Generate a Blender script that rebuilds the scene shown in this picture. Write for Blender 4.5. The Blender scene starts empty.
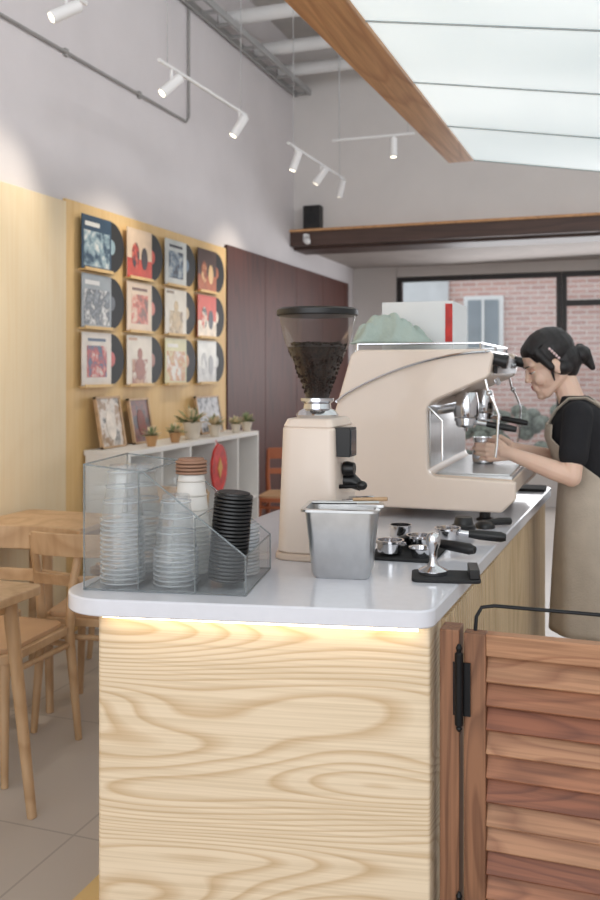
import bpy, bmesh, math, random
from mathutils import Vector, Matrix, noise
random.seed(4)
S=bpy.context.scene
S.view_settings.view_transform='Standard'
S.view_settings.look='None'
D=bpy.data

def lin(c):
    o=[]
    for x in c[:3]:
        x/=255.0
        o.append(x/12.92 if x<=0.04045 else ((x+0.055)/1.055)**2.4)
    return (o[0],o[1],o[2],1)

# ---------------------------------------------------------------- materials
def newmat(name):
    m=D.materials.new(name); m.use_nodes=True
    nt=m.node_tree
    b=nt.nodes['Principled BSDF']
    return m,nt,b
def P(name,c,rough=.5,metal=0,var=.06,nscale=6,bump=0,emit=0,coat=0):
    m,nt,b=newmat(name)
    b.inputs['Roughness'].default_value=rough
    b.inputs['Metallic'].default_value=metal
    if coat: b.inputs['Coat Weight'].default_value=coat
    tc=nt.nodes.new('ShaderNodeTexCoord')
    n=nt.nodes.new('ShaderNodeTexNoise'); n.inputs['Scale'].default_value=nscale; n.inputs['Detail'].default_value=4
    nt.links.new(tc.outputs['Object'],n.inputs['Vector'])
    r=nt.nodes.new('ShaderNodeValToRGB')
    l=lin(c)
    r.color_ramp.elements[0].position=.3; r.color_ramp.elements[1].position=.7
    r.color_ramp.elements[0].color=tuple(min(1,x*(1-var)) for x in l[:3])+(1,)
    r.color_ramp.elements[1].color=tuple(min(1,x*(1+var)) for x in l[:3])+(1,)
    nt.links.new(n.outputs['Fac'],r.inputs['Fac'])
    nt.links.new(r.outputs['Color'],b.inputs['Base Color'])
    if bump:
        bp=nt.nodes.new('ShaderNodeBump'); bp.inputs['Strength'].default_value=bump; bp.inputs['Distance'].default_value=.01
        n2=nt.nodes.new('ShaderNodeTexNoise'); n2.inputs['Scale'].default_value=nscale*8
        nt.links.new(tc.outputs['Object'],n2.inputs['Vector'])
        nt.links.new(n2.outputs['Fac'],bp.inputs['Height']); nt.links.new(bp.outputs['Normal'],b.inputs['Normal'])
    if emit:
        b.inputs['Emission Color'].default_value=l; b.inputs['Emission Strength'].default_value=emit
    return m
def wood(name,c1,c2,scale=(1.2,1.2,6),rings=14,rough=.45,line=.35,pore=(3,3,110),porestr=.25,detail=1.0,loc=(0,0,0),lincoef=(0,0,0)):
    m,nt,b=newmat(name)
    b.inputs['Roughness'].default_value=rough
    N=nt.nodes.new; L=nt.links.new
    tc=N('ShaderNodeTexCoord')
    mp=N('ShaderNodeMapping'); mp.inputs['Scale'].default_value=scale; mp.inputs['Location'].default_value=loc
    L(tc.outputs['Object'],mp.inputs['Vector'])
    n=N('ShaderNodeTexNoise'); n.inputs['Scale'].default_value=1; n.inputs['Detail'].default_value=detail; n.inputs['Roughness'].default_value=.35
    L(mp.outputs['Vector'],n.inputs['Vector'])
    mu=N('ShaderNodeMath'); mu.operation='MULTIPLY'; mu.inputs[1].default_value=rings
    L(n.outputs['Fac'],mu.inputs[0])
    dt=N('ShaderNodeVectorMath'); dt.operation='DOT_PRODUCT'; dt.inputs[1].default_value=lincoef
    L(tc.outputs['Object'],dt.inputs[0])
    ad=N('ShaderNodeMath'); ad.operation='ADD'; L(mu.outputs[0],ad.inputs[0]); L(dt.outputs['Value'],ad.inputs[1])
    fr=N('ShaderNodeMath'); fr.operation='FRACT'; L(ad.outputs[0],fr.inputs[0])
    r=N('ShaderNodeValToRGB')
    e=r.color_ramp.elements
    e[0].position=0; e[0].color=lin(c2); e[1].position=line; e[1].color=lin(c1)
    x=e.new(.85); x.color=lin(c1)
    x=e.new(1.0); x.color=lin(c2)
    L(fr.outputs[0],r.inputs['Fac'])
    mp2=N('ShaderNodeMapping'); mp2.inputs['Scale'].default_value=pore
    L(tc.outputs['Object'],mp2.inputs['Vector'])
    n2=N('ShaderNodeTexNoise'); n2.inputs['Scale'].default_value=1; n2.inputs['Detail'].default_value=3
    L(mp2.outputs['Vector'],n2.inputs['Vector'])
    r2=N('ShaderNodeValToRGB'); r2.color_ramp.elements[0].position=.35; r2.color_ramp.elements[1].position=.6
    v=1-porestr
    r2.color_ramp.elements[0].color=(v,v*.97,v*.92,1); r2.color_ramp.elements[1].color=(1,1,1,1)
    L(n2.outputs['Fac'],r2.inputs['Fac'])
    mx=N('ShaderNodeMix'); mx.data_type='RGBA'; mx.blend_type='MULTIPLY'; mx.inputs[0].default_value=1
    L(r.outputs['Color'],mx.inputs[6]); L(r2.outputs['Color'],mx.inputs[7])
    L(mx.outputs[2],b.inputs['Base Color'])
    return m
def clear(name,tint=(1,1,1),g0=.03,g1=.4,diff=.05,dcol=(230,235,240)):
    m=D.materials.new(name); m.use_nodes=True; nt=m.node_tree; nt.nodes.clear()
    N=nt.nodes.new; L=nt.links.new
    o=N('ShaderNodeOutputMaterial'); t=N('ShaderNodeBsdfTransparent'); t.inputs[0].default_value=tuple(tint)+(1,)
    g=N('ShaderNodeBsdfGlossy'); g.inputs['Roughness'].default_value=.08
    d=N('ShaderNodeBsdfDiffuse'); d.inputs[0].default_value=lin(dcol)
    m1=N('ShaderNodeMixShader'); m1.inputs[0].default_value=diff
    L(t.outputs[0],m1.inputs[1]); L(d.outputs[0],m1.inputs[2])
    lw=N('ShaderNodeLayerWeight'); lw.inputs['Blend'].default_value=.3
    ma=N('ShaderNodeMath'); ma.operation='MULTIPLY_ADD'; ma.inputs[1].default_value=g1; ma.inputs[2].default_value=g0
    L(lw.outputs['Facing'],ma.inputs[0])
    m2=N('ShaderNodeMixShader'); L(ma.outputs[0],m2.inputs[0]); L(m1.outputs[0],m2.inputs[1]); L(g.outputs[0],m2.inputs[2])
    L(m2.outputs[0],o.inputs[0]); return m
def art(name,cols,scale=7,seed=0):
    m,nt,b=newmat(name); b.inputs['Roughness'].default_value=.4
    N=nt.nodes.new; L=nt.links.new
    tc=N('ShaderNodeTexCoord'); mp=N('ShaderNodeMapping'); mp.inputs['Location'].default_value=(seed*3.1,seed*1.7,seed*2.3)
    L(tc.outputs['Object'],mp.inputs['Vector'])
    n=N('ShaderNodeTexNoise'); n.inputs['Scale'].default_value=scale; n.inputs['Detail'].default_value=6; n.inputs['Roughness'].default_value=.65
    L(mp.outputs['Vector'],n.inputs['Vector'])
    r=N('ShaderNodeValToRGB')
    e=r.color_ramp.elements
    e[0].position=.38; e[0].color=lin(cols[0]); e[1].position=.5; e[1].color=lin(cols[1])
    for i,c in enumerate(cols[2:]):
        x=e.new(.6+.08*i); x.color=lin(c)
    L(n.outputs['Fac'],r.inputs['Fac']); L(r.outputs['Color'],b.inputs['Base Color']); return m

# ---------------------------------------------------------------- mesh builder
class MB:
    def __init__(s): s.v=[]; s.f=[]; s.mi=[]; s.mats=[]
    def add(s,vs,fs,mat,M=None):
        if mat not in s.mats: s.mats.append(mat)
        k=s.mats.index(mat); o=len(s.v)
        for p in vs:
            p=Vector(p)
            if M is not None: p=M@p
            s.v.append(p)
        for f in fs: s.f.append([i+o for i in f]); s.mi.append(k)
    def box(s,lo,hi,mat,M=None):
        x0,y0,z0=lo; x1,y1,z1=hi
        vs=[(x0,y0,z0),(x1,y0,z0),(x1,y1,z0),(x0,y1,z0),(x0,y0,z1),(x1,y0,z1),(x1,y1,z1),(x0,y1,z1)]
        s.add(vs,[(3,2,1,0),(4,5,6,7),(0,1,5,4),(1,2,6,5),(2,3,7,6),(3,0,4,7)],mat,M)
    def lathe(s,prof,mat,c=(0,0,0),seg=32,M=None,close=True):
        vs=[];fs=[];n=len(prof)
        for r,z in prof:
            for i in range(seg):
                a=2*math.pi*i/seg; vs.append((c[0]+r*math.cos(a),c[1]+r*math.sin(a),c[2]+z))
        for j in range(n-1):
            for i in range(seg):
                k=(i+1)%seg; fs.append((j*seg+i,j*seg+k,(j+1)*seg+k,(j+1)*seg+i))
        if close:
            fs.append(tuple(reversed(range(seg)))); fs.append(tuple(range((n-1)*seg,n*seg)))
        s.add(vs,fs,mat,M)
    def prism(s,pts,a,b,mat,axis='z',M=None):
        def P3(p,h):
            return (p[0],p[1],h) if axis=='z' else ((p[0],h,p[1]) if axis=='y' else (h,p[0],p[1]))
        n=len(pts); vs=[P3(p,a) for p in pts]+[P3(p,b) for p in pts]
        fs=[tuple(reversed(range(n))),tuple(range(n,2*n))]+[(i,(i+1)%n,n+(i+1)%n,n+i) for i in range(n)]
        s.add(vs,fs,mat,M)
    def sweep(s,pts,r,mat,seg=10,M=None,flat=1.0):
        pts=[Vector(p) for p in pts]; n=len(pts)
        rr=r if isinstance(r,(list,tuple)) else [r]*n
        vs=[];fs=[]; up=None
        for i,p in enumerate(pts):
            t=(pts[min(i+1,n-1)]-pts[max(i-1,0)]).normalized()
            if up is None:
                up=Vector((0,0,1)) if abs(t.z)<.9 else Vector((1,0,0))
            x=t.cross(up).normalized(); up=x.cross(t).normalized()
            for k in range(seg):
                a=2*math.pi*k/seg; vs.append(p+x*math.cos(a)*rr[i]+up*math.sin(a)*rr[i]*flat)
        for j in range(n-1):
            for k in range(seg):
                q=(k+1)%seg; fs.append((j*seg+k,j*seg+q,(j+1)*seg+q,(j+1)*seg+k))
        fs.append(tuple(reversed(range(seg)))); fs.append(tuple(range((n-1)*seg,n*seg)))
        s.add(vs,fs,mat,M)
    def ell(s,c,r,mat,M=None,seg=20,rings=12,R=None):
        vs=[];fs=[]
        if not isinstance(r,(tuple,list)): r=(r,r,r)
        for j in range(rings+1):
            ph=math.pi*j/rings
            if j in (0,rings):
                p=Vector((0,0,r[2]*math.cos(ph)))
                if R: p=R@p
                vs.append(p+Vector(c)); continue
            for i in range(seg):
                a=2*math.pi*i/seg
                p=Vector((r[0]*math.sin(ph)*math.cos(a),r[1]*math.sin(ph)*math.sin(a),r[2]*math.cos(ph)))
                if R: p=R@p
                vs.append(p+Vector(c))
        last=len(vs)-1
        for i in range(seg): fs.append((0,1+i,1+(i+1)%seg))
        for j in range(rings-2):
            for i in range(seg):
                k=(i+1)%seg; fs.append((1+j*seg+i,1+(j+1)*seg+i,1+(j+1)*seg+k,1+j*seg+k))
        o=1+(rings-2)*seg
        for i in range(seg): fs.append((last,o+(i+1)%seg,o+i))
        s.add(vs,fs,mat,M)
    def cap(s,p0,p1,r0,r1,mat,M=None,seg=14):
        p0=Vector(p0);p1=Vector(p1)
        pts=[];rr=[]
        d=(p1-p0).normalized()
        for k in range(5):
            a=math.pi/2*(k/4.0) ; pts.append(p0-d*r0*math.cos(a)); rr.append(max(r0*math.sin(a),.0004))
        for k in range(5):
            a=math.pi/2*(k/4.0); pts.append(p1+d*r1*math.sin(a)); rr.append(max(r1*math.cos(a),.0004))
        s.sweep(pts,rr,mat,seg,M)
    def finish(s,name,bevel=0,angle=35,parent=None,bseg=2):
        me=D.meshes.new(name); me.from_pydata([tuple(v) for v in s.v],[],s.f)
        for m in s.mats: me.materials.append(m)
        me.polygons.foreach_set('material_index',s.mi)
        bm=bmesh.new(); bm.from_mesh(me); bmesh.ops.recalc_face_normals(bm,faces=bm.faces); bm.to_mesh(me); bm.free()
        me.polygons.foreach_set('use_smooth',[True]*len(me.polygons))
        me.set_sharp_from_angle(angle=math.radians(angle))
        ob=D.objects.new(name,me); S.collection.objects.link(ob)
        if bevel:
            b=ob.modifiers.new('bev','BEVEL'); b.width=bevel; b.segments=bseg; b.limit_method='ANGLE'; b.angle_limit=math.radians(40)
            b.harden_normals=False
        if parent: ob.parent=parent
        return ob
def empty(name,loc=(0,0,0)):
    e=D.objects.new(name,None); e.empty_display_size=.1; S.collection.objects.link(e); return e
def blob(mb,name,voxel=.005,smooth=6,parent=None):
    ob=mb.finish(name)
    r=ob.modifiers.new('r','REMESH'); r.mode='VOXEL'; r.voxel_size=voxel; r.use_smooth_shade=True
    sm=ob.modifiers.new('s','SMOOTH'); sm.factor=.5; sm.iterations=smooth
    dg=bpy.context.evaluated_depsgraph_get()
    me=D.meshes.new_from_object(ob.evaluated_get(dg))
    ob.modifiers.clear(); ob.data=me
    me.materials.clear(); me.materials.append(mb.mats[0])
    me.polygons.foreach_set('material_index',[0]*len(me.polygons))
    me.polygons.foreach_set('use_smooth',[True]*len(me.polygons))
    if parent: ob.parent=parent
    return ob
def T(x,y,z,rz=0): return Matrix.Translation((x,y,z))@Matrix.Rotation(math.radians(rz),4,'Z')
def fillet(pts,rads,seg=10):
    out=[];n=len(pts)
    for i in range(n):
        p=Vector(pts[i]);a=(Vector(pts[i-1])-p).normalized();b=(Vector(pts[(i+1)%n])-p).normalized();r=rads[i]
        if r<=0: out.append(tuple(p)); continue
        ang=a.angle(b); d=r/math.tan(ang/2); c=p+(a+b).normalized()*(r/math.sin(ang/2))
        s0=p+a*d-c; e0=p+b*d-c
        a0=math.atan2(s0.y,s0.x); a1=math.atan2(e0.y,e0.x)
        da=(a1-a0+math.pi)%(2*math.pi)-math.pi
        for k in range(seg+1):
            t=a0+da*k/seg; out.append((c.x+r*math.cos(t),c.y+r*math.sin(t)))
    return out

# ---------------------------------------------------------------- palette
M_wall=P('wall_plaster',(214,209,210),.9,var=.03,nscale=3,bump=.05)
M_wallb=P('wall_plaster_back',(214,209,206),.9,var=.03,nscale=3)
M_ceil=P('ceiling_paint',(200,196,192),.9)
M_white=P('white_paint',(230,230,230),.6,var=.02)
M_cream=wood('cream_panel',(232,214,182),(230,211,178),(1,1,.6),6,.6,pore=(2,60,2),porestr=.02)
M_ply=wood('birch_ply',(228,194,138),(224,188,131),(1,2,.6),8,.55,pore=(2,60,2),porestr=.04)
M_dark=wood('dark_walnut_panel',(86,42,33),(72,35,28),(1,4,.5),10,.5,pore=(2,80,2),porestr=.2)
M_ash=wood('ash_veneer',(228,208,180),(206,178,142),(1.0,1.0,4.4),34,.42,line=.4,pore=(2.5,2.5,190),porestr=.12,detail=1.2,loc=(.3,0,.35),lincoef=(0,0,18))
M_slat=wood('slat_wood',(214,188,152),(200,172,134),(3,3,.8),10,.5,pore=(80,80,2),porestr=.15)
M_oak=wood('oak_furniture',(196,163,128),(182,148,112),(2,2,2),10,.5,pore=(30,30,4),porestr=.12)
M_beam=wood('beam_wood',(208,158,110),(190,138,92),(6,.5,6),12,.5,pore=(60,2,60),porestr=.2)
M_slab=P('white_quartz',(217,217,224),.2,var=.02,nscale=40,coat=.3)
M_beige=P('beige_enamel',(228,211,197),.35,var=.02,coat=.3)
M_beige2=P('beige_enamel_dark',(208,188,171),.4,var=.02)
M_black=P('black_plastic',(22,21,22),.4,var=.1)
M_blackm=P('black_metal',(25,25,27),.35,.6,var=.1)
M_rubber=P('black_rubber',(32,32,34),.8)
M_chrome=P('chrome',(215,215,218),.12,1,var=.03)
M_steel=P('brushed_steel',(200,200,200),.28,1,var=.06,nscale=30)
M_grey=P('grey_pipe',(170,170,170),.5)
M_greyd=P('grey_conduit',(150,148,146),.5)
M_clear=clear('clear_acrylic',(.97,.98,.98),.02,.22,.015)
M_clearE=clear('clear_acrylic_edge',(.7,.74,.76),.1,.3,.3,(170,178,182))
M_cup=clear('clear_pet_cup',(.95,.955,.96),.04,.35,.12,(232,235,240))
M_cupr=clear('clear_pet_rim',(.88,.9,.91),.12,.3,.40,(232,235,240))
M_hop=clear('smoky_hopper',(.86,.85,.84),.03,.3,.02,(60,60,60))
M_bean=P('coffee_beans',(58,36,27),.4,var=.7,nscale=130,bump=1)
M_glass=clear('window_glass',(.97,.98,.98),.02,.1,.02)
M_brown=P('kraft_lid',(150,112,90),.6)
M_vinyl=P('vinyl_black',(20,20,22),.55,nscale=60)

# ---------------------------------------------------------------- room
def simple(name,lo,hi,mat,bevel=0):
    mb=MB(); mb.box(lo,hi,mat); return mb.finish(name,bevel)
mf,nt,b=newmat('floor_tile'); b.inputs['Roughness'].default_value=.35
tc=nt.nodes.new('ShaderNodeTexCoord'); br=nt.nodes.new('ShaderNodeTexBrick')
br.offset=0; br.inputs['Scale'].default_value=1; br.inputs['Brick Width'].default_value=.8; br.inputs['Row Height'].default_value=.8
br.inputs['Mortar Size'].default_value=.004; br.inputs['Color1'].default_value=lin((194,185,177)); br.inputs['Color2'].default_value=lin((189,180,172)); br.inputs['Mortar'].default_value=lin((168,160,153))
nt.links.new(tc.outputs['Object'],br.inputs['Vector']); nt.links.new(br.outputs['Color'],b.inputs['Base Color'])
simple('floor',(-2.95,-2.5,-.1),(3.3,10.0,0),mf)
simple('wall_left',(-3.0,-2.5,0),(-2.87,10.0,4.6),M_wall)
simple('wall_right',(3.2,-2.5,0),(3.3,10.0,4.6),M_wall)
simple('ceiling',(-3.0,-2.5,4.5),(3.3,8.1,4.6),M_ceil)
simple('wall_back',(-2.87,7.9,2.60),(3.2,8.08,4.5),M_wallb)
M_head=wood('header_wood',(84,62,54),(72,52,46),(.8,2,4),8,.5)
mb=MB(); mb.box((-2.87,7.80,2.60),(3.2,7.9,2.728),M_head); mb.box((-2.87,7.78,2.728),(3.2,7.9,2.75),M_beam); mb.box((-2.87,7.9,2.575),(3.2,8.25,2.60),M_head); mb.finish('trim_1')
simple('ceiling_rear',(-2.87,8.1,2.62),(3.2,10.0,2.7),P('rear_ceiling',(165,156,151),.8))
simple('wall_panel_cream',(-2.87,-1.0,0),(-2.84,4.19,2.37),M_cream,.003)
simple('wall_panel_birch',(-2.87,4.20,0),(-2.85,6.32,2.39),M_ply,.002)
mb=MB()
y=6.33
while y<9.5:
    mb.box((-2.87,y,0),(-2.84,min(y+.78,9.6),2.42),M_dark); y+=.785
mb.finish('wall_panel_walnut',.003)
M_frame=P('black_window_frame',(38,34,34),.4)
simple('wall_rear',(-2.87,9.88,0),(-2.37,10.0,2.62),M_wallb)
simple('wall_rear_head',(-2.365,9.9,2.505),(3.2,10.0,2.62),M_wallb)  # plaster strip of the rear wall above the windows
simple('wall_rear_low',(-2.365,9.9,0),(-.59,10.0,.495),M_wallb)  # low part of the rear wall under the window
def window(name,x0,x1,z0,z1,bars_v=(),bars_h=()):
    mb=MB(); w=.05
    mb.box((x0,9.9,z0),(x0+w,9.98,z1),M_frame); mb.box((x1-w,9.9,z0),(x1,9.98,z1),M_frame)
    mb.box((x0+w,9.9,z1-w),(x1-w,9.98,z1),M_frame); mb.box((x0+w,9.9,z0),(x1-w,9.98,z0+w),M_frame)
    for x in bars_v: mb.box((x-.02,9.91,z0+w),(x+.02,9.97,z1-w),M_frame)
    for z in bars_h: mb.box((x0+w,9.91,z-.03),(x1-w,9.97,z+.03),M_frame)
    mb.box((x0+w,9.935,z0+w),(x1-w,9.945,z1-w),M_glass)
    return mb.finish(name)
window('window_1',-2.36,-.585,.5,2.5)
window('door_1',-.58,.5,0.001,2.5,(-.04,),(2.17,.9))
window('window_2',.505,3.19,0.001,2.5,(1.4,2.3),(2.17,))
# exterior
mfac,nt,b=newmat('facade_brick'); b.inputs['Roughness'].default_value=.9
tc=nt.nodes.new('ShaderNodeTexCoord'); sp=nt.nodes.new('ShaderNodeSeparateXYZ'); cb=nt.nodes.new('ShaderNodeCombineXYZ')
br=nt.nodes.new('ShaderNodeTexBrick'); br.inputs['Scale'].default_value=1; br.inputs['Brick Width'].default_value=.24; br.inputs['Row Height'].default_value=.08; br.inputs['Mortar Size'].default_value=.012
br.inputs['Color1'].default_value=lin((206,166,156)); br.inputs['Color2'].default_value=lin((188,148,140)); br.inputs['Mortar'].default_value=lin((210,196,190))
nt.links.new(tc.outputs['Object'],sp.inputs[0]); nt.links.new(sp.outputs['X'],cb.inputs['X']); nt.links.new(sp.outputs['Z'],cb.inputs['Y']); nt.links.new(cb.outputs[0],br.inputs['Vector']); nt.links.new(br.outputs['Color'],b.inputs['Base Color'])
M_plas=P('facade_plaster',(210,212,214),.9); M_wd=P('facade_window_glass',(140,150,158),.2)
mb=MB()
mb.box((-6,14.5,-.1),(4,14.8,7),mfac)
mb.box((-6,14.4,-.1),(-2.6,14.5,7),M_plas)
for x in (-2.35,-.1,1.8):
    mb.box((x,14.40,1.75),(x+.62,14.52,2.65),M_white); mb.box((x+.07,14.38,1.82),(x+.55,14.42,2.58),M_wd); mb.box((x+.29,14.36,1.82),(x+.33,14.4,2.58),M_white)
mb.finish('neighbour_building')
simple('street_ground',(-6,10.0,-.12),(5,14.4,-.02),P('asphalt',(170,170,172),.9))
mb=MB(); M_hedge=P('hedge_leaves',(120,126,116),.8,var=.5,nscale=25)
for i in range(90):
    x=-2.6+random.random()*4.4; z=.2+random.random()*.72
    mb.ell((x,12.6+random.random()*.3,z),(.12,.1,.1),M_hedge,seg=7,rings=5)
mb.box((-2.7,12.45,-.02),(1.9,13.05,.3),M_plas)
mb.finish('hedge_planter',angle=80)

# ceiling services
mb=MB()
for yy in (5.2,6.25,6.95,7.5): mb.sweep([(-2.86,yy,4.12),(3.19,yy,4.12)],.055,M_white,14)
mb.finish('ceiling_pipe_rack')
mb=MB()
for xx in (-2.84,-2.70): mb.box((xx-.010,3.0,4.0),(xx+.010,7.88,4.05),M_grey)
for k in range(20): mb.box((-2.84,3.1+k*.25,4.01),(-2.70,3.13+k*.25,4.03),M_grey)
mb.finish('cable_tray')
mb=MB(); mb.sweep([(-2.855,2.0,3.19),(-2.855,5.66,3.19),(-2.855,5.70,3.23),(-2.855,5.70,4.48)],.009,M_greyd,8)
for y in (2.6,3.4,4.2,5.0): mb.box((-2.87,y,3.17),(-2.85,y+.03,3.21),M_greyd)
mb.finish('wall_conduit')

# canopy
mc,nt,b=newmat('canopy_fabric_emissive'); b.inputs['Base Color'].default_value=lin((225,232,232)); b.inputs['Roughness'].default_value=.8
b.inputs['Emission Strength'].default_value=.84  # cloth emits by itself, standing in for daylight shining through it
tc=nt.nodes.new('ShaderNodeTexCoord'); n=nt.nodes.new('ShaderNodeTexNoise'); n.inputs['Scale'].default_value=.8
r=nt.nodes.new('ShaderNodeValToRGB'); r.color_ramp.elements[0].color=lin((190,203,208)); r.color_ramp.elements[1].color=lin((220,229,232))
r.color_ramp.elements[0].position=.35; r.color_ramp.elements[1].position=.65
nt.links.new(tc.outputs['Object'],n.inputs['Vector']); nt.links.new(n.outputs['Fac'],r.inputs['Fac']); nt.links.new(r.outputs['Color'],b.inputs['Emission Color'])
M_seam=P('canopy_seam',(175,182,184),.6)
par=empty('emissive_canopy')
def bx(y): return -.94+.12*(y+.3)/5.72
mb=MB()
mb.add([(-1.20,-.3,2.7),(-.94,-.3,2.7),(-.82,5.42,2.7),(-.975,5.42,2.7),(-1.20,-.3,2.9),(-.94,-.3,2.9),(-.82,5.42,2.9),(-.975,5.42,2.9)],
 [(3,2,1,0),(4,5,6,7),(0,1,5,4),(1,2,6,5),(2,3,7,6),(3,0,4,7)],M_beam)
mb.finish('beam',.006,parent=par)
sl=-.17
def cz(x): return 2.712+(x+.86)*sl
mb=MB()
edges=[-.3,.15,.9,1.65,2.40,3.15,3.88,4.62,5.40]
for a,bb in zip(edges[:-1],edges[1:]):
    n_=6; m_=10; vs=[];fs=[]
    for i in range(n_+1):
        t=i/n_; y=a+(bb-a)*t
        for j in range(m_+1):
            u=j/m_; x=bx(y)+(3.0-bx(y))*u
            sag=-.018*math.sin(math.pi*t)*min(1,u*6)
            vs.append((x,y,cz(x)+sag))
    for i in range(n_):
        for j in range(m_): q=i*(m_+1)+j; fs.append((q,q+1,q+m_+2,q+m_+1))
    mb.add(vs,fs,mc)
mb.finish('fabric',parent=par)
mb=MB()
for y in edges[1:]:
    mb.sweep([(bx(y),y,cz(bx(y))-.002),(3.0,y,cz(3.0)-.002)],.005,M_seam,8)
mb.finish('seams',parent=par)
mb=MB()
for y in (1.0,5.1): mb.sweep([(-.9,y,2.88),(-.9,y,4.49)],.006,M_grey,6)
mb.finish('hanging_rods',parent=par)

# track lights
M_lamp=P('lamp_glow',(255,240,215),.5,emit=4)
def spot(mb,p,d):
    p=Vector(p); d=Vector(d).normalized()
    mb.sweep([p,p+Vector((0,0,-.07))],.007,M_white,8)
    c=p+Vector((0,0,-.09))
    a=c-d*.07; e=c+d*.07
    mb.sweep([a,a+d*.005,e,e],[.02,.026,.027,.024],M_white,18)
    mb.sweep([e+d*.0005,e+d*.003],.020,M_lamp,16)
    return e+d*.02
def track(name,a,bnd,spots):
    mb=MB(); a=Vector(a); bnd=Vector(bnd); d=(bnd-a)
    mb.sweep([a,bnd],.010,M_white,6)
    for t in (.08,.92):
        q=a+d*t; mb.sweep([q,(q.x,q.y,4.49)],.0025,M_grey,6)
    outs=[]
    for t,dr in spots: outs.append((spot(mb,a+d*t,dr),dr))
    mb.finish(name)
    return outs
so=[]
so+=track('track_light',(-2.17,2.1,3.03),(-2.17,3.35,3.03),[(.3,(-.5,-.5,-.7)),(.88,(-.55,-.6,-.5))])
so+=track('track_light',(-2.17,4.0,3.0),(-2.14,5.05,3.0),[(.12,(-.45,-.5,-.65)),(.9,(-.45,-.25,-.8))])
so+=track('track_light',(-2.13,5.75,3.0),(-2.1,6.95,3.0),[(.12,(-.3,-.1,-.9)),(.55,(-.6,0,-.8)),(.95,(-.3,.3,-.8))])
so+=track('track_light',(-2.05,6.5,3.19),(-1.42,6.5,3.19),[(.75,(0,0,-1))])
for i,(p,dr) in enumerate(so):
    l=D.lights.new('spot_lamp','SPOT'); l.energy=(64 if i<2 else (34 if i<4 else 26)); l.color=(1,.90,.75); l.spot_size=math.radians(75); l.spot_blend=.9; l.shadow_soft_size=.04
    o=D.objects.new('spot_lamp',l); S.collection.objects.link(o); o.location=p
    o.rotation_euler=Vector(dr if i>1 else (-.45,-.1,-.9)).to_track_quat('-Z','Y').to_euler()

# speaker
mb=MB(); mb.box((-2.74,7.79,2.7505),(-2.58,7.89,2.965),M_black); mb.lathe([(.05,0),(.052,.004),(.03,.008)],M_rubber,M=T(-2.66,7.79,2.845)@Matrix.Rotation(math.pi/2,4,'X')); mb.lathe([(.02,0),(.022,.004)],M_rubber,M=T(-2.66,7.79,2.925)@Matrix.Rotation(math.pi/2,4,'X')); mb.finish('speaker',.012)
mb=MB(); mb.box((-2.72,7.74,2.66),(-2.68,7.80,2.70),M_white); mb.cap((-2.7,7.76,2.65),(-2.66,7.68,2.62),.03,.03,M_white); mb.finish('security_camera')

# records on the wall
pal=[[(40,70,95),(150,175,185),(225,225,220)],[(214,190,165),(196,70,52),(60,50,55)],[(205,208,205),(110,130,150),(40,45,60)],[(70,42,34),(176,96,58),(225,190,140)],
[(150,158,166),(84,90,100),(215,215,215)],[(222,200,178),(206,110,92),(120,90,80)],[(228,220,206),(205,180,140),(150,130,110)],[(208,80,60),(232,218,200),(60,60,70)],
[(215,205,195),(190,60,50),(60,80,110)],[(222,212,198),(150,86,64),(190,150,120)],[(214,206,160),(196,128,70),(230,225,215)],[(228,228,225),(196,196,196),(160,160,165)]]
def disc(cy,cz,ry,rz,n=20): return [(cy+ry*math.cos(2*math.pi*i/n),cz+rz*math.sin(2*math.pi*i/n)) for i in range(n)]
lay=[0,3,2,3,0,2,1,3,2,1,0,3]
for r_ in range(3):
    for c_ in range(4):
        k=r_*4+c_
        y0=4.31+.487*c_; z0=2.02-.33*r_
        mb=MB(); pc=pal[k]
        A=art('sleeve_photo',[pc[0],pc[1],pc[2]],12,k+1); bgm=P('sleeve_bg',pc[0],.4,var=.12,nscale=9); fg=P('sleeve_fig',pc[1],.4,var=.2,nscale=20); ac=P('sleeve_acc',pc[2],.4)
        mb.box((-2.85,y0+.01,z0-.008),(-2.80,y0+.30,z0),M_ply)
        mb.box((-2.806,y0+.01,z0),(-2.80,y0+.30,z0+.010),M_ply)
        Mx=Matrix.Translation((-2.832,y0+.32,z0+.155))@Matrix.Rotation(math.pi/2,4,'Y')
        mb.lathe([(.008,0),(.05,.0005),(.150,.0005),(.150,.003),(.05,.003),(.008,.003)],M_vinyl,seg=40,M=Mx)
        mb.lathe([(.001,0),(.045,0),(.045,.004),(.001,.004)],fg,seg=24,M=Mx)
        mb.box((-2.824,y0,z0),(-2.819,y0+.305,z0+.305),bgm)
        X=-2.819
        t=lay[k]
        if t==0:
            mb.box((X,y0+.02,z0+.02),(X+.001,y0+.285,z0+.22),A); mb.box((X,y0+.03,z0+.245),(X+.001,y0+.18,z0+.27),ac)
        elif t==1:
            mb.box((X,y0+.06,z0+.0),(X+.001,y0+.25,z0+.16),A); mb.prism(disc(y0+.155,z0+.19,.030,.040),X,X+.001,fg,'x'); mb.prism(disc(y0+.155,z0+.10,.055,.07),X+.001,X+.002,fg,'x'); mb.box((X,y0+.02,z0+.275),(X+.001,y0+.12,z0+.292),ac)
        elif t==2:
            mb.box((X,y0+.05,z0+.05),(X+.001,y0+.255,z0+.23),A); mb.box((X,y0+.06,z0+.255),(X+.001,y0+.245,z0+.272),ac)
        else:
            mb.box((X,y0,z0),(X+.001,y0+.305,z0+.12),fg); mb.prism(disc(y0+.10,z0+.14,.045,.08),X+.001,X+.002,A,'x'); mb.prism(disc(y0+.21,z0+.13,.04,.07),X+.001,X+.002,ac,'x')
        mb.finish('vinyl_record')

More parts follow.
